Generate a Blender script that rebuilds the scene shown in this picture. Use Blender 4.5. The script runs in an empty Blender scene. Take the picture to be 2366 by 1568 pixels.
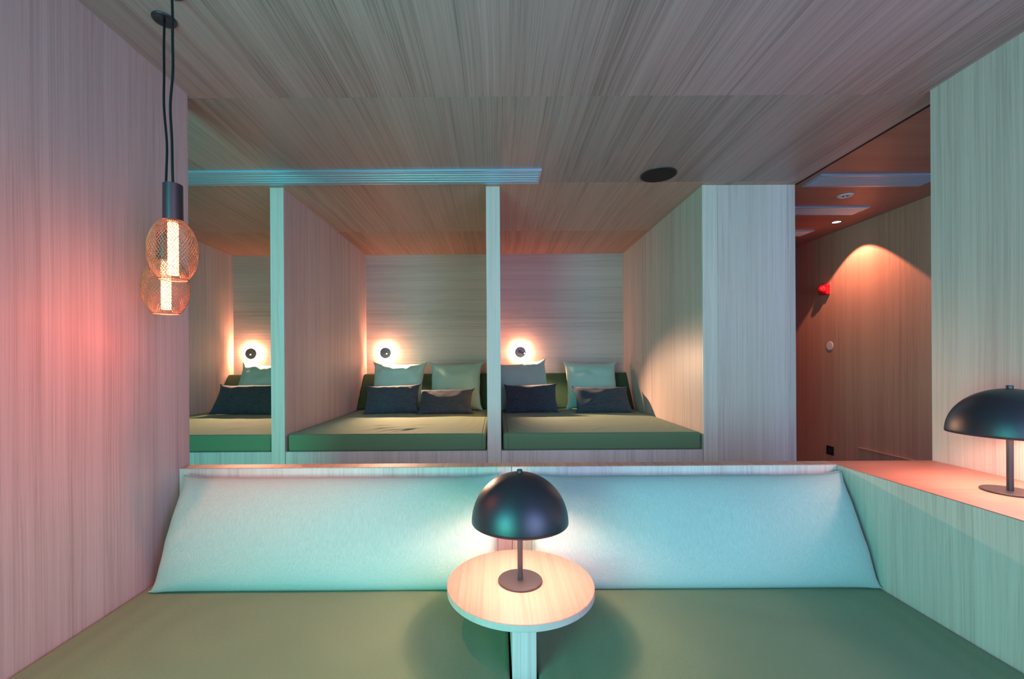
import bpy, bmesh, math, random
from mathutils import Vector, Matrix, noise

# ---------------------------------------------------------------- camera, world, daylight, exposure
sc = bpy.context.scene
C = sc.collection
CH = 1.25                                   # eye height above the floor
cam = bpy.data.objects.new('camera', bpy.data.cameras.new('camera'))
C.objects.link(cam)
cam.location = (0, 0, CH)
cam.rotation_euler = (math.pi/2, 0.0060, 0)
cam.data.sensor_width = 36
cam.data.lens = 36*1000/2366
cam.data.shift_x = 35/2366
cam.data.shift_y = 52/2366
cam.data.clip_start = 0.02
sc.camera = cam

sc.view_settings.view_transform = 'Standard'
sc.view_settings.look = 'None'
sc.view_settings.gamma = 1
sc.view_settings.use_curve_mapping = False
sc.view_settings.exposure = 0.0

w = bpy.data.worlds.new('world'); sc.world = w
w.use_nodes = True
w.node_tree.nodes['Background'].inputs[0].default_value = (0.25, 0.5, 0.75, 1)
w.node_tree.nodes['Background'].inputs[1].default_value = 0.6

def area(name, loc, rot, sx, sy, power, col):
    l = bpy.data.lights.new(name, 'AREA'); l.shape = 'RECTANGLE'; l.size = sx; l.size_y = sy
    l.energy = power; l.color = col
    o = bpy.data.objects.new(name, l); C.objects.link(o); o.location = loc; o.rotation_euler = rot
    return o
# daylight outside the two windows behind the camera: greenery on one side, open sky on the other
area('daylight_left_sky', (-1.80, -1.12, 1.70), (math.pi/2, 0, 0), 1.7, 0.9, 71, (0.12, 0.78, 0.96))
area('daylight_left_greenery', (-1.80, -1.12, 0.75), (math.pi/2, 0, 0), 1.7, 0.9, 84, (0.12, 1.0, 0.74))
area('daylight_right_sky', (1.78, -1.12, 1.70), (math.pi/2, 0, 0), 2.1, 0.9, 54, (0.34, 0.42, 0.96))
area('daylight_right_street', (1.78, -1.12, 0.75), (math.pi/2, 0, 0), 2.1, 0.9, 46, (0.38, 0.46, 0.80))

WARM = (1.0, 0.50, 0.39)
AMBER = (1.0, 0.13, 0.08)
def point(name, loc, power, col, radius, parent=None):
    l = bpy.data.lights.new(name, 'POINT'); l.energy = power; l.color = col; l.shadow_soft_size = radius
    o = bpy.data.objects.new(name, l); C.objects.link(o); o.location = loc
    if parent: o.parent = parent
    return o
def spot(name, loc, target, power, col, angle, blend, radius, parent=None):
    l = bpy.data.lights.new(name, 'SPOT'); l.energy = power; l.color = col; l.shadow_soft_size = radius
    l.spot_size = math.radians(angle); l.spot_blend = blend
    o = bpy.data.objects.new(name, l); C.objects.link(o); o.location = loc
    d = Vector(target) - Vector(loc)
    o.rotation_euler = d.to_track_quat('-Z', 'Y').to_euler()
    if parent: o.parent = parent
    return o

# ---------------------------------------------------------------- materials
def new_mat(name):
    m = bpy.data.materials.new(name); m.use_nodes = True
    return m, m.node_tree.nodes, m.node_tree.links, m.node_tree.nodes['Principled BSDF']

def wood(name, grain, light=(0.84, 0.71, 0.64), dark=(0.57, 0.45, 0.40), rough=0.42, strip=0.19, seams=(), seam_axis=None, seed=0.0, contrast=1.0):
    """straight-grained larch veneer; grain = 'X','Y' or 'Z' runs along that axis"""
    m, N, L, b = new_mat(name)
    tc = N.new('ShaderNodeTexCoord')
    gi = 'XYZ'.index(grain)
    def mapped(across, along, off):
        mp = N.new('ShaderNodeMapping')
        s = [across]*3; s[gi] = along
        mp.inputs['Scale'].default_value = s
        mp.inputs['Location'].default_value = (off+seed, off*1.7+seed, off*2.3)
        return mp
    # slow waviness
    wv = N.new('ShaderNodeTexNoise'); wv.inputs['Scale'].default_value = 1.3; wv.inputs['Detail'].default_value = 1
    L.new(tc.outputs['Object'], wv.inputs['Vector'])
    sub = N.new('ShaderNodeVectorMath'); sub.operation = 'SUBTRACT'; sub.inputs[1].default_value = (.5, .5, .5)
    L.new(wv.outputs['Color'], sub.inputs[0])
    scl = N.new('ShaderNodeVectorMath'); scl.operation = 'SCALE'; scl.inputs['Scale'].default_value = 0.022
    L.new(sub.outputs[0], scl.inputs[0])
    add = N.new('ShaderNodeVectorMath'); add.operation = 'ADD'
    L.new(tc.outputs['Object'], add.inputs[0]); L.new(scl.outputs[0], add.inputs[1])
    def nz(across, along, off, detail, rough_=0.6):
        mp = mapped(across, along, off); L.new(add.outputs[0], mp.inputs['Vector'])
        n = N.new('ShaderNodeTexNoise'); n.inputs['Scale'].default_value = 1
        n.inputs['Detail'].default_value = detail; n.inputs['Roughness'].default_value = rough_
        L.new(mp.outputs[0], n.inputs['Vector']); return n.outputs['Fac']
    def math_(op, a, c):
        q = N.new('ShaderNodeMath'); q.operation = op
        for i, v in enumerate((a, c)):
            if isinstance(v, (int, float)): q.inputs[i].default_value = v
            else: L.new(v, q.inputs[i])
        return q.outputs[0]
    broad = nz(7, 0.12, 3.1, 2)
    mid = nz(42, 0.45, 7.7, 3)
    fine = nz(190, 1.1, 1.3, 3, 0.7)
    # discrete veneer strips
    def strips(width, o_):
        sn = N.new('ShaderNodeVectorMath'); sn.operation = 'SNAP'
        ss = [width]*3; ss[gi] = 50
        sn.inputs[1].default_value = ss
        off = N.new('ShaderNodeVectorMath'); off.operation = 'ADD'; off.inputs[1].default_value = [17.03+seed+o_]*3
        L.new(add.outputs[0], off.inputs[0]); L.new(off.outputs[0], sn.inputs[0])
        wn = N.new('ShaderNodeTexWhiteNoise'); wn.noise_dimensions = '3D'; L.new(sn.outputs[0], wn.inputs['Vector'])
        return wn.outputs['Value']
    v = math_('ADD', math_('MULTIPLY', broad, 0.62), math_('MULTIPLY', mid, 0.75))
    v = math_('ADD', v, math_('MULTIPLY', fine, 1.15))
    v = math_('ADD', v, math_('ADD', math_('MULTIPLY', strips(strip, 0), 0.15), math_('MULTIPLY', strips(strip*0.31, 0.07), 0.10)))
    mr = N.new('ShaderNodeMapRange'); mr.inputs['From Min'].default_value = 1.415 - 0.37/contrast; mr.inputs['From Max'].default_value = 1.415 + 0.37/contrast
    L.new(v, mr.inputs['Value'])
    cr = N.new('ShaderNodeValToRGB')
    cr.color_ramp.elements[0].color = (*dark, 1); cr.color_ramp.elements[1].color = (*light, 1)
    e = cr.color_ramp.elements.new(0.45); e.color = (*[(a*0.40+c*0.60) for a, c in zip(dark, light)], 1)
    L.new(mr.outputs[0], cr.inputs['Fac'])
    L.new(cr.outputs['Color'], b.inputs['Base Color'])
    b.inputs['Roughness'].default_value = rough
    b.inputs['Specular IOR Level'].default_value = 0.35
    bp = N.new('ShaderNodeBump'); bp.inputs['Strength'].default_value = 0.12; bp.inputs['Distance'].default_value = 0.002
    L.new(fine, bp.inputs['Height']); L.new(bp.outputs[0], b.inputs['Normal'])
    return m

def fabric(name, col, col2, weave=520, wv=0.22, mw=1.0, streak=None, bump=0.35, rough=0.9, sheen=0.15, mott=60):
    m, N, L, b = new_mat(name)
    tc = N.new('ShaderNodeTexCoord')
    n1 = N.new('ShaderNodeTexNoise'); n1.inputs['Scale'].default_value = mott; n1.inputs['Detail'].default_value = 4
    n1.inputs['Roughness'].default_value = 0.7
    if streak:
        mp = N.new('ShaderNodeMapping'); mp.inputs['Scale'].default_value = streak
        L.new(tc.outputs['Object'], mp.inputs['Vector']); L.new(mp.outputs[0], n1.inputs['Vector'])
    else:
        L.new(tc.outputs['Object'], n1.inputs['Vector'])
    w1 = N.new('ShaderNodeTexWave'); w1.bands_direction = 'X'; w1.inputs['Scale'].default_value = weave/6.28; w1.inputs['Distortion'].default_value = 0.6
    w2 = N.new('ShaderNodeTexWave'); w2.bands_direction = 'Z'; w2.inputs['Scale'].default_value = weave/6.28; w2.inputs['Distortion'].default_value = 0.6
    for q in (w1, w2): L.new(tc.outputs['Object'], q.inputs['Vector'])
    ad = N.new('ShaderNodeMath'); ad.operation = 'ADD'; L.new(w1.outputs['Fac'], ad.inputs[0]); L.new(w2.outputs['Fac'], ad.inputs[1])
    mr = N.new('ShaderNodeMapRange'); mr.inputs['From Min'].default_value = 0.3; mr.inputs['From Max'].default_value = 0.7
    mr.inputs['To Max'].default_value = mw
    L.new(n1.outputs['Fac'], mr.inputs['Value'])
    a2 = N.new('ShaderNodeMath'); a2.operation = 'MULTIPLY_ADD'; a2.inputs[1].default_value = wv
    L.new(ad.outputs[0], a2.inputs[0]); L.new(mr.outputs[0], a2.inputs[2])
    mx = N.new('ShaderNodeMix'); mx.data_type = 'RGBA'
    mx.inputs['A'].default_value = (*col2, 1); mx.inputs['B'].default_value = (*col, 1)
    L.new(a2.outputs[0], mx.inputs['Factor']); L.new(mx.outputs['Result'], b.inputs['Base Color'])
    b.inputs['Roughness'].default_value = rough
    b.inputs['Specular IOR Level'].default_value = 0.15
    b.inputs['Sheen Weight'].default_value = sheen
    bp = N.new('ShaderNodeBump'); bp.inputs['Strength'].default_value = bump; bp.inputs['Distance'].default_value = 0.0012
    L.new(a2.outputs[0], bp.inputs['Height']); L.new(bp.outputs[0], b.inputs['Normal'])
    return m

def plain(name, col, rough=0.5, metal=0.0, grain=0.0, spec=0.5):
    m, N, L, b = new_mat(name)
    tc = N.new('ShaderNodeTexCoord'); n = N.new('ShaderNodeTexNoise'); n.inputs['Scale'].default_value = 900; n.inputs['Detail'].default_value = 1
    L.new(tc.outputs['Object'], n.inputs['Vector'])
    mx = N.new('ShaderNodeMix'); mx.data_type = 'RGBA'
    mx.inputs['A'].default_value = (*[c*0.88 for c in col], 1); mx.inputs['B'].default_value = (*[min(1, c*1.1) for c in col], 1)
    L.new(n.outputs['Fac'], mx.inputs['Factor']); L.new(mx.outputs['Result'], b.inputs['Base Color'])
    b.inputs['Roughness'].default_value = rough; b.inputs['Metallic'].default_value = metal
    b.inputs['Specular IOR Level'].default_value = spec
    if grain:
        bp = N.new('ShaderNodeBump'); bp.inputs['Strength'].default_value = grain; bp.inputs['Distance'].default_value = 0.0005
        L.new(n.outputs['Fac'], bp.inputs['Height']); L.new(bp.outputs[0], b.inputs['Normal'])
    return m

def glow(name, col, strength, speckle=None):
    m, N, L, b = new_mat(name)
    b.inputs['Base Color'].default_value = (0.8, 0.6, 0.4, 1)
    b.inputs['Emission Color'].default_value = (*col, 1)
    b.inputs['Emission Strength'].default_value = strength
    if speckle:
        tc = N.new('ShaderNodeTexCoord')
        v = N.new('ShaderNodeTexVoronoi'); v.inputs['Scale'].default_value = speckle
        L.new(tc.outputs['Object'], v.inputs['Vector'])
        mr = N.new('ShaderNodeMapRange'); mr.inputs['From Min'].default_value = 0.18; mr.inputs['From Max'].default_value = 0.55
        mr.inputs['To Min'].default_value = strength*1.3; mr.inputs['To Max'].default_value = strength*0.10
        L.new(v.outputs['Distance'], mr.inputs['Value']); L.new(mr.outputs[0], b.inputs['Emission Strength'])
    return m

M = {}
M['wood_v'] = wood('larch_veneer_upright', 'Z')
M['wood_left'] = wood('larch_veneer_left_wall', 'Z', light=(0.76, 0.61, 0.56), dark=(0.48, 0.36, 0.325), seed=4.3)
M['wood_right'] = wood('larch_veneer_right_wall', 'Z', seed=9.1, strip=0.15)
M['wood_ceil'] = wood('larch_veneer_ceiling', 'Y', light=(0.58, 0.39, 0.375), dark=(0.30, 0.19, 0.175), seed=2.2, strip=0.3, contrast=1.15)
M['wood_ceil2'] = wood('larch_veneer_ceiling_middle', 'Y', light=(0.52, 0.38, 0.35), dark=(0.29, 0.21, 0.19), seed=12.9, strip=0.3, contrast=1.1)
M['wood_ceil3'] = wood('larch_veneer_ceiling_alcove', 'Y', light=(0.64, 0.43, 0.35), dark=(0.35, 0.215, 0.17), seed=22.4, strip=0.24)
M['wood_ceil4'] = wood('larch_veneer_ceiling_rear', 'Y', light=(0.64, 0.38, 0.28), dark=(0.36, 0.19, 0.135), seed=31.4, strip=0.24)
M['wood_h'] = wood('larch_veneer_across', 'X', light=(0.70, 0.60, 0.54), dark=(0.46, 0.385, 0.345), seed=6.6, strip=0.12)
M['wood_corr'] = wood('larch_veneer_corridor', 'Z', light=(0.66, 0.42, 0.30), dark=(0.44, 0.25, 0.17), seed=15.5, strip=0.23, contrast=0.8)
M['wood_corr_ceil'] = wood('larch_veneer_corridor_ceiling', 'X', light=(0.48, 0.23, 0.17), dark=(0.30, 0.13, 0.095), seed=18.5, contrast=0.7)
M['wood_top'] = wood('larch_tops_lamp_tinted', 'Y', light=(0.76, 0.33, 0.25), dark=(0.54, 0.20, 0.145), seed=1.5, strip=0.4)  # same larch as elsewhere; salmon of the lamplight is put into its colour
M['wood_counter'] = wood('larch_counter_lamp_tinted', 'X', light=(0.72, 0.31, 0.24), dark=(0.52, 0.20, 0.145), seed=8.5, strip=0.4, contrast=0.8)  # same larch, lamplight tint mixed into the veneer colour
M['wood_lip'] = wood('larch_ledge_lamp_tinted', 'Y', light=(0.72, 0.46, 0.34), dark=(0.44, 0.26, 0.19), seed=3.5, strip=0.4, rough=0.58)  # same larch, with the warm light on the ledge tinted in
M['wood_post'] = wood('pale_larch_end_strip', 'Z', light=(0.88, 0.78, 0.68), dark=(0.64, 0.53, 0.45), seed=37.3, contrast=0.8)
M['wood_div'] = wood('larch_veneer_dividers', 'Z', light=(0.78, 0.645, 0.58), dark=(0.52, 0.41, 0.365), seed=27.3)
M['edge'] = wood('pale_edge_band', 'X', light=(0.66, 0.58, 0.50), dark=(0.52, 0.45, 0.39), seed=3.3)
M['floor'] = plain('grey_floor', (0.16, 0.13, 0.12), 0.6)
M['plaster'] = plain('pale_plaster', (0.5, 0.48, 0.46), 0.8)
M['sage'] = fabric('sage_green_upholstery', (0.180, 0.285, 0.150), (0.125, 0.205, 0.108), weave=1500, mott=420, bump=0.3)
M['backgreen'] = fabric('deep_green_upholstery', (0.040, 0.100, 0.048), (0.028, 0.072, 0.035), weave=1500, mott=300, bump=0.2)
M['mint'] = fabric('mint_ribbed_fabric', (0.50, 0.66, 0.60), (0.28, 0.41, 0.37), weave=500, wv=0.30, mw=0.55, mott=1.0, streak=(420, 420, 36), bump=0.6)
M['aqua'] = fabric('aqua_plain_fabric', (0.44, 0.70, 0.62), (0.34, 0.57, 0.50), weave=1500, mott=250, bump=0.25)
M['charcoal'] = fabric('charcoal_melange_fabric', (0.066, 0.090, 0.115), (0.013, 0.021, 0.032), weave=1400, mott=1.0, streak=(26, 26, 190), bump=0.5)
M['piping'] = plain('seam_thread', (0.35, 0.48, 0.45), 0.9)
M['piping_dark'] = plain('dark_seam_thread', (0.05, 0.055, 0.06), 0.9)
M['piping_green'] = plain('green_seam_thread', (0.10, 0.14, 0.085), 0.9)
M['black'] = plain('black_coat_sky_tinted', (0.007, 0.013, 0.024), 0.37, 0.0, 0.5, spec=1.0)  # near-black; blue of reflected daylight is worked into the base
M['blackmatt'] = plain('matt_black', (0.010, 0.011, 0.013), 0.6, spec=0.3)
M['grey_metal'] = plain('dark_grey_metal', (0.05, 0.052, 0.058), 0.42, 0.4, 0.3)
M['disc'] = plain('satin_grey_metal', (0.13, 0.13, 0.15), 0.4, 0.5)
M['lining'] = plain('white_shade_lining', (0.85, 0.85, 0.85), 0.6)
M['wire'] = plain('copper_brown_wire', (0.30, 0.24, 0.15), 0.4, 0.6)
M['alu'] = plain('aluminium_sky_tinted', (0.50, 0.74, 1.0), 0.42, 0.75, 0.15)  # blue of the window reflections is put into the base colour
M['white'] = plain('white_plastic', (0.78, 0.76, 0.78), 0.4)
M['red'] = plain('red_plastic', (0.78, 0.012, 0.03), 0.35)
M['filament'] = glow('led_filament_glass', (1.0, 0.34, 0.17), 26, speckle=260)
M['halo'] = glow('sconce_glow_ring', (1.0, 0.34, 0.19), 900)
M['lens'] = glow('reading_lens', (1.0, 0.80, 0.62), 60)
M['downlens'] = glow('downlight_lens', (1.0, 0.85, 0.72), 3)
gm, gN, gL, gb = new_mat('window_glass')
gt = gN.new('ShaderNodeBsdfTransparent'); gg = gN.new('ShaderNodeBsdfGlossy'); gg.inputs['Roughness'].default_value = 0.02
gx = gN.new('ShaderNodeMixShader'); gx.inputs[0].default_value = 0.05
gL.new(gt.outputs[0], gx.inputs[1]); gL.new(gg.outputs[0], gx.inputs[2])
gL.new(gx.outputs[0], gN['Material Output'].inputs['Surface'])
M['glass'] = gm

# ---------------------------------------------------------------- mesh helpers
def obj(name, bm, mats, parent=None, smooth=False, label=None):
    me = bpy.data.meshes.new(name)
    bmesh.ops.recalc_face_normals(bm, faces=bm.faces)
    bm.to_mesh(me); bm.free()
    if not isinstance(mats, (list, tuple)): mats = [mats]
    for m in mats: me.materials.append(m)
    if smooth: me.shade_smooth()
    o = bpy.data.objects.new(name, me); C.objects.link(o)
    if parent: o.parent = parent
    if label: o['label'] = label
    return o
def tag(o, label, cat, group=None):
    o['label'] = label; o['category'] = cat
    if group: o['group'] = group
    return o
def struct(name, bm, m, smooth=False):
    o = obj(name, bm, m, smooth=smooth); o['kind'] = 'structure'; return o
def thing(name, loc, label, cat, group=None, rot=(0, 0, 0)):
    o = bpy.data.objects.new(name, None); C.objects.link(o); o.empty_display_size = 0.05
    o.location = loc; o.rotation_euler = rot
    return tag(o, label, cat, group)

def box(x0, x1, y0, y1, z0, z1, bev=0.0, bm=None, seg=2):
    own = bm is None
    b = bmesh.new()
    r = bmesh.ops.create_cube(b, size=1)
    bmesh.ops.scale(b, vec=(x1-x0, y1-y0, z1-z0), verts=b.verts)
    bmesh.ops.translate(b, vec=((x0+x1)/2, (y0+y1)/2, (z0+z1)/2), verts=b.verts)
    if bev: bmesh.ops.bevel(b, geom=b.edges[:], offset=bev, segments=seg, profile=0.5, affect='EDGES')
    if own: return b
    me = bpy.data.meshes.new('tmp'); b.to_mesh(me); b.free(); bm.from_mesh(me); bpy.data.meshes.remove(me)
    return bm

def prism(pts, axis, a0, a1, bev=0.0):
    """extrude 2D polygon; axis X: pts are (y,z)"""
    b = bmesh.new()
    def mk(p, a): return (a, p[0], p[1]) if axis == 'X' else ((p[0], a, p[1]) if axis == 'Y' else (p[0], p[1], a))
    v0 = [b.verts.new(mk(p, a0)) for p in pts]; v1 = [b.verts.new(mk(p, a1)) for p in pts]
    b.faces.new(v0); b.faces.new(v1[::-1])
    n = len(pts)
    for i in range(n): b.faces.new((v0[i], v0[(i+1) % n], v1[(i+1) % n], v1[i]))
    if bev: bmesh.ops.bevel(b, geom=b.edges[:], offset=bev, segments=3, profile=0.5, affect='EDGES')
    return b

def lathe(prof, seg=48, bm=None, cap0=False, cap1=False, center=(0, 0, 0)):
    """revolve (r,z) profile round Z"""
    b = bm or bmesh.new()
    rings = []
    for r, z in prof:
        if r < 1e-6: rings.append([b.verts.new((center[0], center[1], center[2]+z))])
        else: rings.append([b.verts.new((center[0]+r*math.cos(2*math.pi*k/seg), center[1]+r*math.sin(2*math.pi*k/seg), center[2]+z)) for k in range(seg)])
    for a, c in zip(rings, rings[1:]):
        for k in range(seg):
            k2 = (k+1) % seg
            if len(a) == 1 and len(c) == 1: continue
            if len(a) == 1: b.faces.new((a[0], c[k], c[k2]))
            elif len(c) == 1: b.faces.new((a[k], a[k2], c[0]))
            else: b.faces.new((a[k], a[k2], c[k2], c[k]))
    if cap0 and len(rings[0]) > 1: b.faces.new(rings[0])
    if cap1 and len(rings[-1]) > 1: b.faces.new(rings[-1][::-1])
    return b

def tube(pts, r, sides=8, bm=None, closed=False):
    b = bm or bmesh.new()
    pts = [Vector(p) for p in pts]; n = len(pts); rings = []
    up = None
    for i, p in enumerate(pts):
        if closed: t = (pts[(i+1) % n] - pts[i-1]).normalized()
        else: t = (pts[min(i+1, n-1)] - pts[max(i-1, 0)]).normalized()
        if up is None:
            up = t.orthogonal().normalized()
        up = (up - t*up.dot(t)).normalized()
        s = t.cross(up)
        rr = r
        rings.append([b.verts.new(p + (up*math.cos(2*math.pi*k/sides) + s*math.sin(2*math.pi*k/sides))*rr) for k in range(sides)])
    m = n if closed else n-1
    for i in range(m):
        a, c = rings[i], rings[(i+1) % n]
        for k in range(sides):
            b.faces.new((a[k], a[(k+1) % sides], c[(k+1) % sides], c[k]))
    if not closed:
        b.faces.new(rings[0][::-1]); b.faces.new(rings[-1])
    return b

def coords(a, c, r, n):
    e = [0, .08, .2, .36, .55, .77, 1]
    lo = [a + r*t for t in e]; hi = [c - r*t for t in reversed(e)]
    midv = [lo[-1] + (hi[0]-lo[-1])*k/n for k in range(1, n)]
    return lo + midv + hi
def slab(x0, x1, y0, y1, z0, z1, r, nx=20, ny=20, nz=3, fn=None):
    """soft rounded slab with an optional height function on its top"""
    X, Y, Z = coords(x0, x1, r, nx), coords(y0, y1, r, ny), coords(z0, z1, r, nz)
    b = bmesh.new(); vd = {}
    def V(i, j, k):
        key = (i, j, k)
        if key not in vd:
            p = Vector((X[i], Y[j], Z[k]))
            q = Vector((min(max(p.x, x0+r), x1-r), min(max(p.y, y0+r), y1-r), min(max(p.z, z0+r), z1-r)))
            d = p - q
            if d.length > 1e-7: p = q + d.normalized()*r
            if fn:
                wgt = max(0.0, min(1.0, (p.z - z0)/(z1 - z0)))**3
                p.z += fn(p.x, p.y)*wgt
            vd[key] = b.verts.new(p)
        return vd[key]
    I, J, K = len(X)-1, len(Y)-1, len(Z)-1
    for i in range(I):
        for j in range(J):
            b.faces.new((V(i, j, K), V(i+1, j, K), V(i+1, j+1, K), V(i, j+1, K)))
            b.faces.new((V(i, j, 0), V(i, j+1, 0), V(i+1, j+1, 0), V(i+1, j, 0)))
    for i in range(I):
        for k in range(K):
            b.faces.new((V(i, 0, k), V(i+1, 0, k), V(i+1, 0, k+1), V(i, 0, k+1)))
            b.faces.new((V(i, J, k), V(i, J, k+1), V(i+1, J, k+1), V(i+1, J, k)))
    for j in range(J):
        for k in range(K):
            b.faces.new((V(0, j, k), V(0, j, k+1), V(0, j+1, k+1), V(0, j+1, k)))
            b.faces.new((V(I, j, k), V(I, j+1, k), V(I, j+1, k+1), V(I, j, k+1)))
    return b

def pillow(W, Hh, T, pinch=0.06, nu=40, nv=32, pu=4.0, pv=4.0, wr=0.004, seed=0, sag=0.0, ear=0.015, power=0.5, wscale=9):
    """pillow standing in the local XZ plane, base at z=0, thickness along Y; returns mesh and its seam loop"""
    b = bmesh.new()
    def outline(u, v):
        x = u*W/2*(1 - pinch*(1 - v*v))
        z = v*Hh/2*(1 - pinch*(W/Hh)**0.0*(1 - u*u)*1.0)
        cu = (abs(u)**10)*(abs(v)**10)
        x += math.copysign(ear*cu, u); z += math.copysign(ear*cu, v)
        if v > 0: z -= sag*(1-u*u)*v
        return x, z + Hh/2
    grid = {}
    def cs(n): return [math.sin(math.pi/2*(2*i/n-1))*0.65 + (2*i/n-1)*0.35 for i in range(n+1)]
    U, Vv = cs(nu), cs(nv)
    for s in (1, -1):
        for i, u in enumerate(U):
            for j, v in enumerate(Vv):
                edge = i in (0, nu) or j in (0, nv)
                if edge and (1, i, j) in grid: grid[(s, i, j)] = grid[(1, i, j)]; continue
                x, z = outline(u, v)
                t = ((1-abs(u)**pu)*(1-abs(v)**pv))
                t = max(0, t)**power
                y = s*T/2*t
                p = Vector((x, y, z))
                nse = noise.noise(Vector((x*wscale+seed*3.1, s*2+seed, z*wscale*1.2)))
                rad = noise.noise(Vector((math.atan2(v, u)*5+seed, seed*1.7, s)))*(abs(u)**3+abs(v)**3)*0.7
                p.y += s*wr*(nse*1.6 + rad)*(t**0.6)
                if edge:
                    e = noise.noise(Vector((x*14+seed, z*14, 3)))
                    p.x += e*wr*0.5; p.z += e*wr*0.7
                grid[(s, i, j)] = b.verts.new(p)
    for s in (1, -1):
        for i in range(nu):
            for j in range(nv):
                f = (grid[(s, i, j)], grid[(s, i+1, j)], grid[(s, i+1, j+1)], grid[(s, i, j+1)])
                try: b.faces.new(f if s < 0 else f[::-1])
                except ValueError: pass
    loop = [grid[(1, i, 0)].co.copy() for i in range(nu+1)] + [grid[(1, nu, j)].co.copy() for j in range(1, nv+1)] + \
           [grid[(1, i, nv)].co.copy() for i in range(nu-1, -1, -1)] + [grid[(1, 0, j)].co.copy() for j in range(nv-1, 0, -1)]
    return b, loop

# ---------------------------------------------------------------- measures (metres; y = distance from the camera)
ZC = CH + 1.157          # ceiling
XL, XR = -1.325, 1.872   # nook side walls
YP, YE = 1.800, 1.863    # low partition of the nook: front, back
HS = CH - 0.434          # its height
HM = CH - 0.838          # nook mattress top
XP = 1.412               # counter front
YF, YB = 2.850, 4.650    # alcoves: front, back
AX = [(-2.827, -1.488), (-1.399, -0.0655), (0.0257, 1.359)]   # clear widths of the three alcoves
XB = 1.972               # right end of the alcove block
XC = 3.080               # corridor's right wall
HB = CH - 0.583          # bed platform top
HT = CH - 0.466          # alcove mattress top
YW = -0.95               # window wall
G = 0.0015

# ---------------------------------------------------------------- the room
struct('floor', box(-3.2, 3.3, -1.3, 6.7, -0.08, 0), M['floor'])
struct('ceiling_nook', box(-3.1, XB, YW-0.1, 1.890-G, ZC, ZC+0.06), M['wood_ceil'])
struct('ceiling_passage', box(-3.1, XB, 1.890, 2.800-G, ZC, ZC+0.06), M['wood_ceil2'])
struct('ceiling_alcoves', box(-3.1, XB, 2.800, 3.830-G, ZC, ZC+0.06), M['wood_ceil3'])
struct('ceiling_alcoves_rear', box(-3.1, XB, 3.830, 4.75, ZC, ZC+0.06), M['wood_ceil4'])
struct('trim_1', box(XB-0.001, XB+0.012, 1.0, YF, ZC-0.002, ZC+0.012), M['blackmatt'])
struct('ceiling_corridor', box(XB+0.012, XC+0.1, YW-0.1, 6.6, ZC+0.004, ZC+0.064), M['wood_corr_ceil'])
struct('wall_left', box(XL-0.10, XL, 0.30, YE, 0, ZC), M['wood_left'])
struct('wall_right', box(XR, XB, 0.55, YE, 0, ZC), M['wood_right'])
struct('wall_passage_left', box(-3.0, AX[0][0]-0.02, YW, 4.75, 0, ZC), M['wood_v'])
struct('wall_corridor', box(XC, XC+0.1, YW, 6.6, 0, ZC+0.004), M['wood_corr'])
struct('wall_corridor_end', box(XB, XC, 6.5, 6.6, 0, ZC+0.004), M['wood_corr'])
struct('wall_added_light_block', box(-3.0, -2.0, 0.90, 0.98, 0, ZC), M['wood_v'])  # unseen wall, added to keep window light off the left alcove
# alcove walls
struct('wall_alcove_back', box(-3.0, XB, YB, YB+0.08, 0, ZC), M['wood_h'])
struct('wall_divider_left', box(AX[0][1], AX[1][0], YF+0.0195, YB, 0, ZC, 0.001), M['wood_div'])
struct('wall_divider_middle', box(AX[1][1], AX[2][0], YF+0.0195, YB, 0, ZC, 0.001), M['wood_div'])
struct('wall_divider_right', box(AX[2][1], 1.459-0.002, YF+0.02, YB, 0, ZC, 0.001), M['wood_div'])
struct('trim_3', box(AX[0][1], AX[1][0], YF, YF+0.019, 0, ZC, 0.001), M['wood_post'])
struct('trim_4', box(AX[1][1], AX[2][0], YF, YF+0.019, 0, ZC, 0.001), M['wood_post'])
struct('trim_2', box(AX[2][1], 1.459-0.002, YF, YF+0.0195, 0, ZC, 0.001), M['wood_post'])
struct('wall_block_right', box(1.459, XB, YF+0.004, 6.5, 0, ZC), M['wood_right'])
struct('wall_alcove_left', box(AX[0][0]-0.02, AX[0][0], YF, YB, 0, ZC), M['wood_v'])

# window wall behind the camera with two big windows
wz0, wz1 = 0.30, 2.15
wins = [(-2.65, -0.95), (0.70, 2.85)]
bm = bmesh.new()
box(-3.1, wins[0][0], YW-0.1, YW, 0, ZC, bm=bm)
box(wins[0][1], wins[1][0], YW-0.1, YW, 0, ZC, bm=bm)
box(wins[1][1], XC+0.1, YW-0.1, YW, 0, ZC, bm=bm)
for a, c in wins:
    box(a, c, YW-0.1, YW, 0, wz0, bm=bm); box(a, c, YW-0.1, YW, wz1, ZC, bm=bm)
struct('wall_front', bm, M['wood_v'])
for n, (a, c) in enumerate(wins):
    bm = bmesh.new()
    f = 0.05
    box(a, a+f, YW-0.07, YW-0.02, wz0, wz1, bm=bm); box(c-f, c, YW-0.07, YW-0.02, wz0, wz1, bm=bm)
    box(a+f, c-f, YW-0.07, YW-0.02, wz0, wz0+f, bm=bm); box(a+f, c-f, YW-0.07, YW-0.02, wz1-f, wz1, bm=bm)
    fr = struct('window_%d' % (n+1), bm, M['blackmatt'])
    obj('pane', box(a+f, c-f, YW-0.048, YW-0.042, wz0+f, wz1-f), M['glass'], fr)

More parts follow.
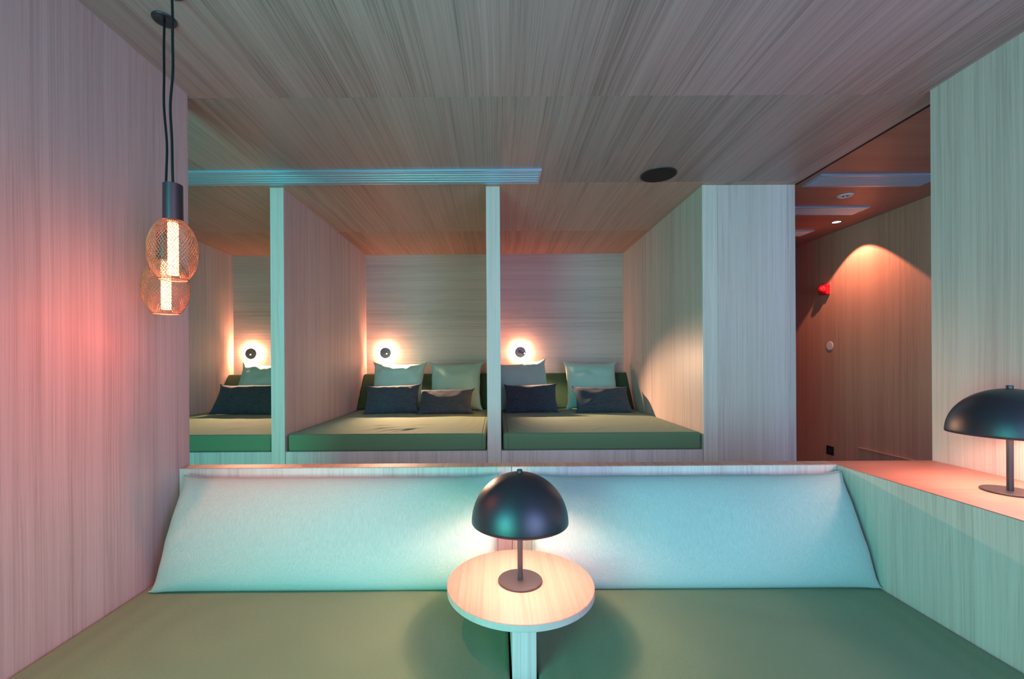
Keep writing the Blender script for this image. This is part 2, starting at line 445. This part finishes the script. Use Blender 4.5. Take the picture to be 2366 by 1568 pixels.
# ---------------------------------------------------------------- nook: low partition, counter, bench
XJ = 0.0594
for k, (a, c, lab) in enumerate(((XL+G, XJ-0.0008, 'low wooden partition behind the long cushions, stretch left of the joint above the dome lamp'),
                                 (XJ+0.0008, XP-G, 'low wooden partition behind the long cushions, stretch right of the joint, reaching the counter'))):
    t = thing('low_partition', ((a+c)/2, YP, 0), lab, 'partition', 'low partition round the nook')
    cx = (a+c)/2
    obj('panel', box(a-cx, c-cx, 0, YE-YP, 0, HS-0.003, 0.0008), M['wood_v'], t)
    obj('ledge', box(a-cx, c-cx, -0.0005, YE-YP+0.0005, HS-0.003, HS, 0.0008), M['wood_lip'], t)
t = thing('side_counter', (XP, 0.56, 0), 'wide wooden side counter on the right carrying the second dome lamp', 'counter')
obj('front_panel', box(0, 0.02, 0, YE-0.56, 0, HS-0.003, 0.0008), M['wood_right'], t)
obj('counter_top', box(-0.0005, XR-XP-G, 0, YE-0.56, HS-0.003, HS, 0.0008), M['wood_counter'], t)
obj('back_panel', box(0.02, XR-XP-G, YE-0.56-0.03, YE-0.56, 0, HS-0.003), M['wood_v'], t)

# seat bases
LXC = 0.0689        # table centre line
gapw = 0.039
for a, c, lab in ((XL+0.004, LXC-gapw, 'large sage green bench mattress left of the table leg, under the pendants'),
                  (LXC+gapw, XP-0.004, 'large sage green bench mattress right of the table leg, along the counter')):
    t = tag(obj('bench_platform', box(a, c, 0.56, YP-G, 0.0, HM-0.16, 0.002), M['wood_v']),
            'wooden bench platform under the ' + ('left' if a < -1 else 'right') + ' sage green bench mattress', 'platform', 'bench platforms')
    def puff(x, y, a=a, c=c):
        u = (x-a)/(c-a)*2-1; v = (y-0.56)/(YP-0.56)*2-1
        return 0.004*(1-u**4)*(1-v**4) + 0.0012*noise.noise(Vector((x*3, y*3, a))) - 0.004
    m = tag(obj('bench_mattress', slab(a, c, 0.57, YP-0.004, HM-0.159, HM, 0.012, 30, 30, 3, puff), M['sage'], smooth=True), lab, 'mattress', 'bench mattresses')

# long cushions leaning on the partition
def lay(name, W, Hh, T, mat, seam, base, tilt, roll, yaw, label, cat, group, contact=None, **kw):
    """put a soft pillow down; contact() presses its surface flat where it touches what carries it"""
    b, loop = pillow(W, Hh, T, **kw)
    mw = Matrix.Translation(base) @ Matrix.Rotation(math.radians(yaw), 4, 'Z') @ Matrix.Rotation(-math.radians(tilt), 4, 'X') @ Matrix.Rotation(math.radians(roll), 4, 'Y')
    inv = mw.inverted()
    sr = 0.0016 if W < 1 else 0.0022
    if contact:
        for v in b.verts: v.co = inv @ contact(mw @ v.co, 0.0)
        loop = [inv @ contact(mw @ p, sr) for p in loop]
    o = obj(name, b, mat, smooth=True)
    tag(o, label, cat, group)
    o.matrix_world = mw
    obj('seam', tube(loop, sr, 5, closed=True), seam, o, smooth=True)
    return o
def bench_contact(p, r):
    p.z = max(p.z, HM+0.002+r); p.y = min(p.y, YP-0.003-r)
    p.x = max(p.x, XL+0.004+r); p.x = min(p.x, XP-0.004-r)
    return p
lk = dict(pinch=0.002, nu=130, nv=40, pu=16, pv=2.4, wr=0.005, ear=0.014, power=0.55, wscale=5, contact=bench_contact)
lay('long_cushion', 1.262, 0.408, 0.145, M['mint'], M['piping'], (-0.637, 1.592, HM+0.002), 25, 0, 0,
    'long pale mint backrest cushion on the left, between the veneered wall and the round table', 'cushion', 'long backrest cushions', seed=1, **lk)
lay('long_cushion', 1.262, 0.408, 0.145, M['mint'], M['piping'], (0.765, 1.592, HM+0.002), 25, 0, 0,
    'long mint backrest cushion on the right, between the round table and the side counter', 'cushion', 'long backrest cushions', seed=2, **lk)

# round table
HTAB = CH - 0.683
TC = (LXC, 1.350)
t = thing('round_table', (TC[0], TC[1], 0), 'small round wooden table on a single post between the bench mattresses', 'table')
R = 0.227; th = 0.020
obj('table_top', lathe([(0, HTAB), (R-0.0015, HTAB), (R, HTAB-0.001), (R, HTAB-0.0015)][0:3], 96), M['wood_top'], t)
obj('edge_band', lathe([(R, HTAB-0.001), (R, HTAB-th+0.001), (R-0.001, HTAB-th), (0, HTAB-th)], 96), M['edge'], t, smooth=False, label='pale edge of the round table top')
obj('leg', box(-0.0325, 0.0325, -0.195, 0.10, 0, HTAB-th, 0.0015), M['wood_v'], t)

# dome lamps
def dome_lamp(loc, label, power):
    t = thing('dome_table_lamp', loc, label, 'lamp', 'black dome table lamps')
    obj('base', lathe([(0, 0.0005), (0.068, 0.0005), (0.069, 0.0015), (0.069, 0.0045), (0.0675, 0.006), (0, 0.006)], 72), M['grey_metal'], t, smooth=False)
    obj('stem', lathe([(0, 0.006), (0.0085, 0.006), (0.0085, 0.20), (0, 0.20)], 24), M['grey_metal'], t, smooth=False)
    Rs = 0.150; zr = 0.188
    n = 28
    outer = [(Rs*math.cos(math.pi/2*i/n), zr + Rs*math.sin(math.pi/2*i/n)) for i in range(n+1)]
    outer[-1] = (0, zr+Rs)
    Ri = Rs-0.0022
    inner = [(Ri*math.cos(math.pi/2*i/n), zr + Ri*math.sin(math.pi/2*i/n)) for i in range(n+1)]
    inner[-1] = (0, zr+Ri)
    obj('lamp_shade', lathe([(Rs-0.001, zr)] + outer, 96), M['black'], t, smooth=True)
    obj('shade_lining', lathe([(Rs-0.0012, zr)] + inner, 96), M['lining'], t, smooth=True, label='white inner lining of the shade')
    obj('finial', lathe([(0, zr+Rs-0.001), (0.0088, zr+Rs-0.001), (0.0088, zr+Rs+0.009), (0.0078, zr+Rs+0.010), (0, zr+Rs+0.010)], 24), M['black'], t)
    obj('lamp_holder', lathe([(0.0086, 0.172), (0.014, 0.174), (0.021, 0.181), (0.021, 0.199), (0, 0.20)], 32), M['black'], t, smooth=False)
    point('dome_lamp_light', (0, 0, 0.262), power, WARM, 0.028, t)
    return t
dome_lamp((TC[0], TC[1], HTAB), 'black dome table lamp standing on the small round table', 7.2)
dome_lamp((1.670, 1.410, HS), 'black dome table lamp standing on the right side counter, cut by the picture edge', 5.0)

# ---------------------------------------------------------------- pendant lamps
def pendant(x, y, zring, label, seed):
    """zring = height of the lower opening"""
    t = thing('pendant_lamp', (x, y, ZC), label, 'pendant lamp', 'wire pendant lamps by the left wall')
    z0 = zring - ZC                          # local heights
    b_, a_ = 0.104, 0.067
    zc = z0 + 0.087; ztop = zc + 0.095
    rad = lambda z: a_*math.sqrt(max(0, 1-((z-zc)/b_)**2))
    # ceiling rose: black ring recessed into the ceiling
    obj('ceiling_rose', lathe([(0.0, -0.002), (0.022, -0.002), (0.026, -0.005), (0.034, -0.006), (0.036, -0.003), (0.036, -0.0003)], 40), M['black'], t, smooth=True)
    rnd = random.Random(seed); ph = rnd.random()*6
    zcap = ztop + 0.112
    pts = []
    for i in range(40):
        f = i/39; z = -0.003 + (zcap+0.003)*f
        wob = 0.004*math.sin(f*5.5+ph)*math.sin(math.pi*f) + 0.0015*math.sin(f*17+ph)*math.sin(math.pi*f)
        pts.append((wob, wob*0.5, z))
    obj('cord', tube(pts, 0.0036, 8), M['blackmatt'], t, smooth=True)
    obj('lamp_socket', lathe([(0, zcap), (0.0245, zcap), (0.0262, zcap-0.0015), (0.0268, ztop-0.004), (0.0262, ztop-0.005), (0, ztop-0.005)], 40), M['black'], t, smooth=False)
    # wire cage: two families of helices
    bm = bmesh.new(); nh = 46; tw = 2.1; ns = 30
    for s in (1, -1):
        for k in range(nh):
            pp = []
            for i in range(ns+1):
                q = -math.asin(0.087/b_) + (math.asin(0.087/b_)+math.asin(0.095/b_))*i/ns
                z = zc + b_*math.sin(q); r = a_*math.cos(q)
                an = 2*math.pi*k/nh + s*tw*(i/ns)
                pp.append((r*math.cos(an), r*math.sin(an), z))
            tube(pp, 0.00068, 3, bm=bm)
    obj('wire_cage', bm, M['wire'], t, smooth=True)
    rr = rad(z0)
    obj('bottom_ring', tube([(rr*math.cos(2*math.pi*k/48), rr*math.sin(2*math.pi*k/48), z0) for k in range(48)], 0.0013, 6, closed=True), M['wire'], t, smooth=True)
    # faceted glowing tube
    prof = [(0, ztop-0.006)]
    nf = 34
    for i in range(nf+1):
        z = ztop-0.008 - 0.160*i/nf
        prof.append((0.0138 + (0.0009 if i % 2 else 0), z))
    prof.append((0, prof[-1][1]))
    obj('glowing_tube', lathe(prof, 14), M['filament'], t)
    point('pendant_light', (0, 0, ztop-0.1745), 2.0, AMBER, 0.0135, t)
    return t
pendant(-1.000, 1.340, CH+0.261, 'nearer and higher of the two wire cage pendant lamps, dark socket in view', 1)
pendant(-1.109, 1.453, CH+0.169, 'farther and lower of the two wire cage pendant lamps, partly behind the other', 5)

# ---------------------------------------------------------------- vents, speaker, downlights
def vent(x0, x1, y0, y1, z, label, n=5):
    cx, cy = (x0+x1)/2, (y0+y1)/2
    t = thing('ceiling_vent', (cx, cy, z), label, 'vent', 'linear slot vents in the ceiling')
    hx, hy = (x1-x0)/2, (y1-y0)/2
    bm = bmesh.new(); f = 0.014
    box(-hx, hx, -hy, -hy+f, -0.012, -0.0003, bm=bm); box(-hx, hx, hy-f, hy, -0.012, -0.0003, bm=bm)
    box(-hx, -hx+f, -hy+f, hy-f, -0.012, -0.0003, bm=bm); box(hx-f, hx, -hy+f, hy-f, -0.012, -0.0003, bm=bm)
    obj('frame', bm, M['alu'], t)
    obj('backing', box(-hx+f, hx-f, -hy+f, hy-f, -0.0012, -0.0004), M['blackmatt'], t)
    pitch = (2*hy-2*f)/n
    for k in range(n):
        yc = -hy+f+pitch*(k+0.5)
        # rounded louvre blade
        pts = []
        for i in range(13):
            q = math.pi*i/12
            pts.append((yc-0.0120*math.cos(q), -0.0022-0.013*math.sin(q)**0.8))
        pts += [(yc+0.0120, -0.0014), (yc-0.0120, -0.0014)]
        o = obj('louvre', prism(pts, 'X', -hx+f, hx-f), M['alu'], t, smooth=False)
    return t
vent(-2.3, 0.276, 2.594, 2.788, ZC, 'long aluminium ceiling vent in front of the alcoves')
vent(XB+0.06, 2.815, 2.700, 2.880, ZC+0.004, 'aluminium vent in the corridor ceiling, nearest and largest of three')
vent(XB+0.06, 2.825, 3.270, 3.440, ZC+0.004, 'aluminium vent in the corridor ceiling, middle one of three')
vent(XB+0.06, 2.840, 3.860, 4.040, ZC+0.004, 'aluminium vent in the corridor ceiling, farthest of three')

t = thing('ceiling_speaker', (1.010, 2.687, ZC), 'round black speaker flush in the ceiling before the right alcove', 'speaker')
obj('rim', lathe([(0.103, -0.0045), (0.106, -0.0055), (0.109, -0.004), (0.109, -0.0003)], 64), M['black'], t, smooth=True)
obj('grille', lathe([(0, -0.004), (0.103, -0.004), (0.103, -0.0004)], 64), M['blackmatt'], t)

t = thing('corridor_downlight', (2.470, 3.060, ZC+0.004), 'unlit round white ceiling fitting with a dark centre, between two corridor vents', 'downlight')
obj('trim_ring', lathe([(0.022, -0.003), (0.030, -0.008), (0.046, -0.007), (0.050, -0.0003)], 48), M['white'], t, smooth=True)
obj('dark_centre', lathe([(0, -0.004), (0.022, -0.0035), (0.024, -0.0004)], 32), M['grey_metal'], t)
obj('sensor_tip', lathe([(0, -0.011), (0.004, -0.010), (0.006, -0.004)], 16), M['white'], t)

DL = (2.863, 3.640, ZC+0.004)
t = thing('corridor_downlight', DL, 'small lit downlight in the corridor ceiling throwing a scallop on the wall', 'downlight')
obj('trim_ring', lathe([(0.031, -0.002), (0.035, -0.004), (0.038, -0.0003)], 40), M['blackmatt'], t, smooth=True)
obj('lens', lathe([(0, -0.0024), (0.031, -0.0024)], 32), M['downlens'], t)
spot('corridor_spot', (0, 0, -0.02), (0.055, -0.02, -1), 50, (1.0, 0.34, 0.22), 92, 0.10, 0.012, t)

# added downlight, out of view, to warm the bench by the left wall
t = thing('nook_added_light', (-0.72, 1.00, ZC), 'added unseen downlight in the nook ceiling, warming the left end of the bench', 'downlight')
obj('trim_ring', lathe([(0.031, -0.002), (0.035, -0.004), (0.038, -0.0003)], 40), M['blackmatt'], t, smooth=True)
obj('lens', lathe([(0, -0.0024), (0.031, -0.0024)], 32), M['downlens'], t)
spot('nook_added_spot', (0, 0, -0.02), (-0.08, 0.17, -1), 115, (1.0, 0.22, 0.14), 58, 1.0, 0.03, t)

# corridor wall fittings
t = thing('fire_alarm', (XC, 4.040, CH+0.655), 'red fire alarm sounder high on the corridor wall', 'fire alarm')
obj('back_box', box(-0.032, -0.0005, -0.047, 0.047, -0.047, 0.047, 0.006), M['red'], t)
b = lathe([(0, 0.068), (0.018, 0.067), (0.024, 0.061), (0.025, 0.056), (0.038, 0.052), (0.041, 0.045), (0.041, 0.032)], 40)
bmesh.ops.rotate(b, cent=(0, 0, 0), matrix=Matrix.Rotation(-math.pi/2, 3, 'Y'), verts=b.verts)
obj('sounder', b, M['red'], t, smooth=True)
t = thing('wall_disc', (XC, 4.000, CH+0.132), 'small white round thermostat disc on the corridor wall below the red alarm', 'thermostat')
b = lathe([(0, 0.006), (0.037, 0.006), (0.040, 0.004), (0.040, 0.0005)], 40)
bmesh.ops.rotate(b, cent=(0, 0, 0), matrix=Matrix.Rotation(-math.pi/2, 3, 'Y'), verts=b.verts)
obj('cover', b, M['white'], t, smooth=False)
t = thing('power_socket', (XC, 4.000, CH-0.835), 'square black power socket low on the corridor wall', 'socket')
obj('face_plate', box(-0.010, -0.0005, -0.040, 0.040, -0.040, 0.040, 0.002), M['blackmatt'], t)
b = lathe([(0, 0.0108), (0.019, 0.0108), (0.021, 0.0125), (0.023, 0.0100)], 24)
bmesh.ops.rotate(b, cent=(0, 0, 0), matrix=Matrix.Rotation(-math.pi/2, 3, 'Y'), verts=b.verts)
obj('socket_well', b, M['black'], t, smooth=True)
tag(obj('wall_ledge', box(XC-0.020, XC-0.0005, 3.16, 3.68, CH-0.748, CH-0.742, 0.001), M['wood_lip']),
    'thin lit wooden ledge low on the corridor wall', 'ledge')

# ---------------------------------------------------------------- alcoves
names = ['left', 'middle', 'right']
def wrinkle(defs):
    def fn(x, y):
        h = 0
        for (cx, cy, ang, ln, wd, am) in defs:
            dx, dy = x-cx, y-cy
            u = dx*math.cos(ang)+dy*math.sin(ang); v = -dx*math.sin(ang)+dy*math.cos(ang)
            v += 0.02*math.sin(u*20)
            h += am*math.exp(-(u/ln)**2)*math.exp(-(v/wd)**2)
        return h
    return fn
W_MID = wrinkle([(-0.86, 3.22, 0.45, .07, .010, -.007), (-0.80, 3.10, 1.0, .12, .012, .006), (-0.74, 3.02, 0.9, .12, .012, .006),
                 (-0.66, 3.00, 1.0, .12, .013, .006), (-0.60, 3.05, 1.1, .14, .013, .005), (-0.55, 3.25, 0.5, .10, .014, .004), (-0.87, 3.05, 1.1, .10, .012, .004)])
W_RIGHT = wrinkle([(0.62, 3.42, 0.3, .06, .010, -.006), (0.72, 3.05, 1.0, .10, .014, .003)])
W_LEFT = wrinkle([(-2.02, 3.40, 0.2, .07, .010, -.006), (-1.9, 3.1, 1.0, .10, .014, .003)])
mlab = {'left': 'green bed mattress in the left alcove, mostly hidden by the near wall',
        'middle': 'green bed mattress with wrinkles, in the middle alcove between the dividers',
        'right': 'green bed mattress in the right alcove, smooth front edge'}
for nm, (a, c), wf in zip(names, AX, (W_LEFT, W_MID, W_RIGHT)):
    cx = (a+c)/2
    t = thing('bed_platform', (cx, YF, 0), 'wooden bed platform with upright grain under the %s alcove mattress' % nm, 'bed platform', 'alcove bed platforms')
    obj('front_panel', box(a-cx+G, c-cx-G, 0.006, 0.026, 0, HB-0.002, 0.0008), M['wood_v'], t)
    obj('deck', box(a-cx+G, c-cx-G, 0.027, YB-YF-G, HB-0.03, HB-0.002), M['wood_h'], t)
    def fn(x, y, a=a, c=c, wf=wf):
        u = (x-a)/(c-a)*2-1; v = (y-YF)/(YB-YF)*2-1
        return 0.006*(1-u**4)*(1-v**4) - 0.006 + wf(x, y)
    bmat = tag(obj('bed_mattress', slab(a+0.014, c-0.010, YF+0.012, YB-G, HB-0.0005, HT, 0.016, 110, 150, 3, fn), M['sage'], smooth=True), mlab[nm], 'mattress', 'alcove bed mattresses')
    if nm != 'left':
        sx = -0.102 if nm == 'middle' else 0.072
        pl = [(sx, YF+0.0115, HB+0.01+0.018*i) for i in range(5)] + [(sx, YF+0.0125, HT-0.016)]
        pl += [(sx, YF+0.030+0.05*i, HT+0.0006+fn(sx, YF+0.030+0.05*i)) for i in range(28)]
        obj('seam', tube(pl, 0.0015, 6), M['piping_green'], bmat, smooth=True)
    # wedge backrest
    pts = [(4.30, HT+0.002), (YB-0.002, HT+0.002), (YB-0.002, CH-0.118), (4.545, CH-0.118)]
    bb = prism(pts, 'X', a+0.006, c-0.006, 0.010)
    tag(obj('wedge_backrest', bb, M['backgreen'], smooth=False),
        'dark green wedge backrest along the back wall of the %s alcove' % nm, 'backrest', 'wedge backrests in the alcoves')

# sconces
def sconce(x, z, tgt, head, label, power):
    t = thing('wall_sconce', (x, YB, z), label, 'wall lamp', 'round backlit wall lamps in the alcoves')
    def yl(prof, seg=40):
        b = lathe(prof, seg); bmesh.ops.rotate(b, cent=(0, 0, 0), matrix=Matrix.Rotation(math.pi/2, 3, 'X'), verts=b.verts); return b
    obj('mounting', yl([(0, 0.022), (0.030, 0.022), (0.030, 0.0005), (0, 0.0005)]), M['blackmatt'], t)
    obj('glow_ring', yl([(0.030, 0.026), (0.046, 0.026), (0.046, 0.014), (0.030, 0.014)]), M['halo'], t, label='bright glowing ring behind the disc')
    obj('disc', yl([(0, 0.0275), (0.058, 0.0275), (0.0585, 0.029), (0.0585, 0.040), (0.0565, 0.042), (0, 0.042)], 56), M['disc'], t)
    # swivelling reading head lying on the disc
    hx, hz = head
    d = Vector((hx, -0.012, hz)); d.normalize()
    c0 = Vector((-hx*0.35, -0.050, -hz*0.35)); c1 = Vector((hx*0.85, -0.088, hz*0.85))
    hd = obj('reading_head', tube([c0, c1], 0.0085, 20), M['black'], t, smooth=False)
    obj('lens', tube([c1+d*0.0004, c1+d*0.0024], 0.0052, 16), M['lens'], hd, label='bright lens of the reading head')
    sp = spot('reading_light', tuple(c1 + Vector((0, -0.014, 0)) + d*0.010), tgt, power, (1.0, 0.58, 0.36), 80, 0.95, 0.012, t)
    return t
ZS = CH + 0.104
sconce(-2.622, ZS, (0.70, -1.2, -0.66), (0.030, -0.012), 'round backlit wall lamp in the left alcove', 160)
sconce(-1.186, ZS, (0.80, -1.2, -0.66), (0.030, -0.010), 'round backlit wall lamp in the middle alcove', 280)
sconce(0.251, ZS, (0.82, -1.28, -0.86), (0.046, -0.016), 'round backlit wall lamp in the right alcove, reading head turned to the side', 165)

# alcove pillows
BIG = dict(pinch=0.07, wr=0.010, ear=0.024, power=0.5, pu=3.0, pv=3.0)
DRK = dict(pinch=0.06, wr=0.011, ear=0.016, power=0.5, pu=3.0, pv=2.6, nv=24)
def bed_contact(a, c):
    def f(p, r):
        p.z = max(p.z, HT+0.003+r)
        top = CH-0.118
        if p.z < top+0.004:
            lim = 4.30 + (4.545-4.30)*(p.z-HT)/(top-HT) - 0.003 - r
            p.y = min(p.y, lim)
        p.y = min(p.y, YB-0.004-r)
        p.x = min(max(p.x, a+0.004+r), c-0.004-r)
        return p
    return f
def alcove_of(x):
    return min(AX, key=lambda q: abs((q[0]+q[1])/2-x))
def bigp(x, y, tilt, roll, yaw, label, seed, W=0.515, H_=0.525, sag=0.0, dz=0.0):
    lay('square_pillow', W, H_, 0.15, M['aqua'], M['piping'], (x, y, HT+0.004+dz), tilt, roll, yaw, label, 'pillow', 'square aqua pillows in the alcoves', seed=seed, sag=sag, contact=bed_contact(*alcove_of(x)), **BIG)
def drk(x, y, tilt, roll, yaw, label, seed, W=0.505, H_=0.29, dz=0.0, sag=0.0):
    lay('lumbar_pillow', W, H_, 0.12, M['charcoal'], M['piping_dark'], (x, y, HT+0.004+dz), tilt, roll, yaw, label, 'pillow', 'oblong charcoal pillows in the alcoves', seed=seed, sag=sag, contact=bed_contact(*alcove_of(x)), **DRK)
bigp(-2.350, 4.185, 31, 1, 0, 'square aqua pillow under the wall lamp in the left alcove', 11)
drk(-2.330, 3.930, 35, 0, 0, 'oblong charcoal pillow in the left alcove', 21, W=0.58, H_=0.31)
bigp(-0.985, 4.185, 31, 0, 2, 'square aqua pillow under the wall lamp in the middle alcove', 12)
drk(-0.965, 3.940, 33, -2, 2, 'oblong charcoal pillow below the lamp in the middle alcove, left of its neighbour', 22, W=0.495)
bigp(-0.412, 4.185, 31, -1, -2, 'square aqua pillow beside the middle divider, in the middle alcove', 13)
drk(-0.468, 3.885, 47, -1, 0, 'oblong charcoal pillow beside the middle divider, right one of the middle alcove', 23, W=0.49)
bigp(0.292, 4.185, 31, -5, 3, 'square aqua pillow under the wall lamp in the right alcove, tilted', 14, sag=0.012, dz=0.01)
drk(0.315, 3.945, 33, -2, -4, 'oblong charcoal pillow below the lamp in the right alcove, near the middle divider', 24, W=0.48)
bigp(0.935, 4.185, 31, 1, -2, 'square aqua pillow nearest the right side wall of the right alcove', 15)
drk(0.975, 3.915, 42, 0, 0, 'oblong charcoal pillow nearest the right side wall of the right alcove', 25)
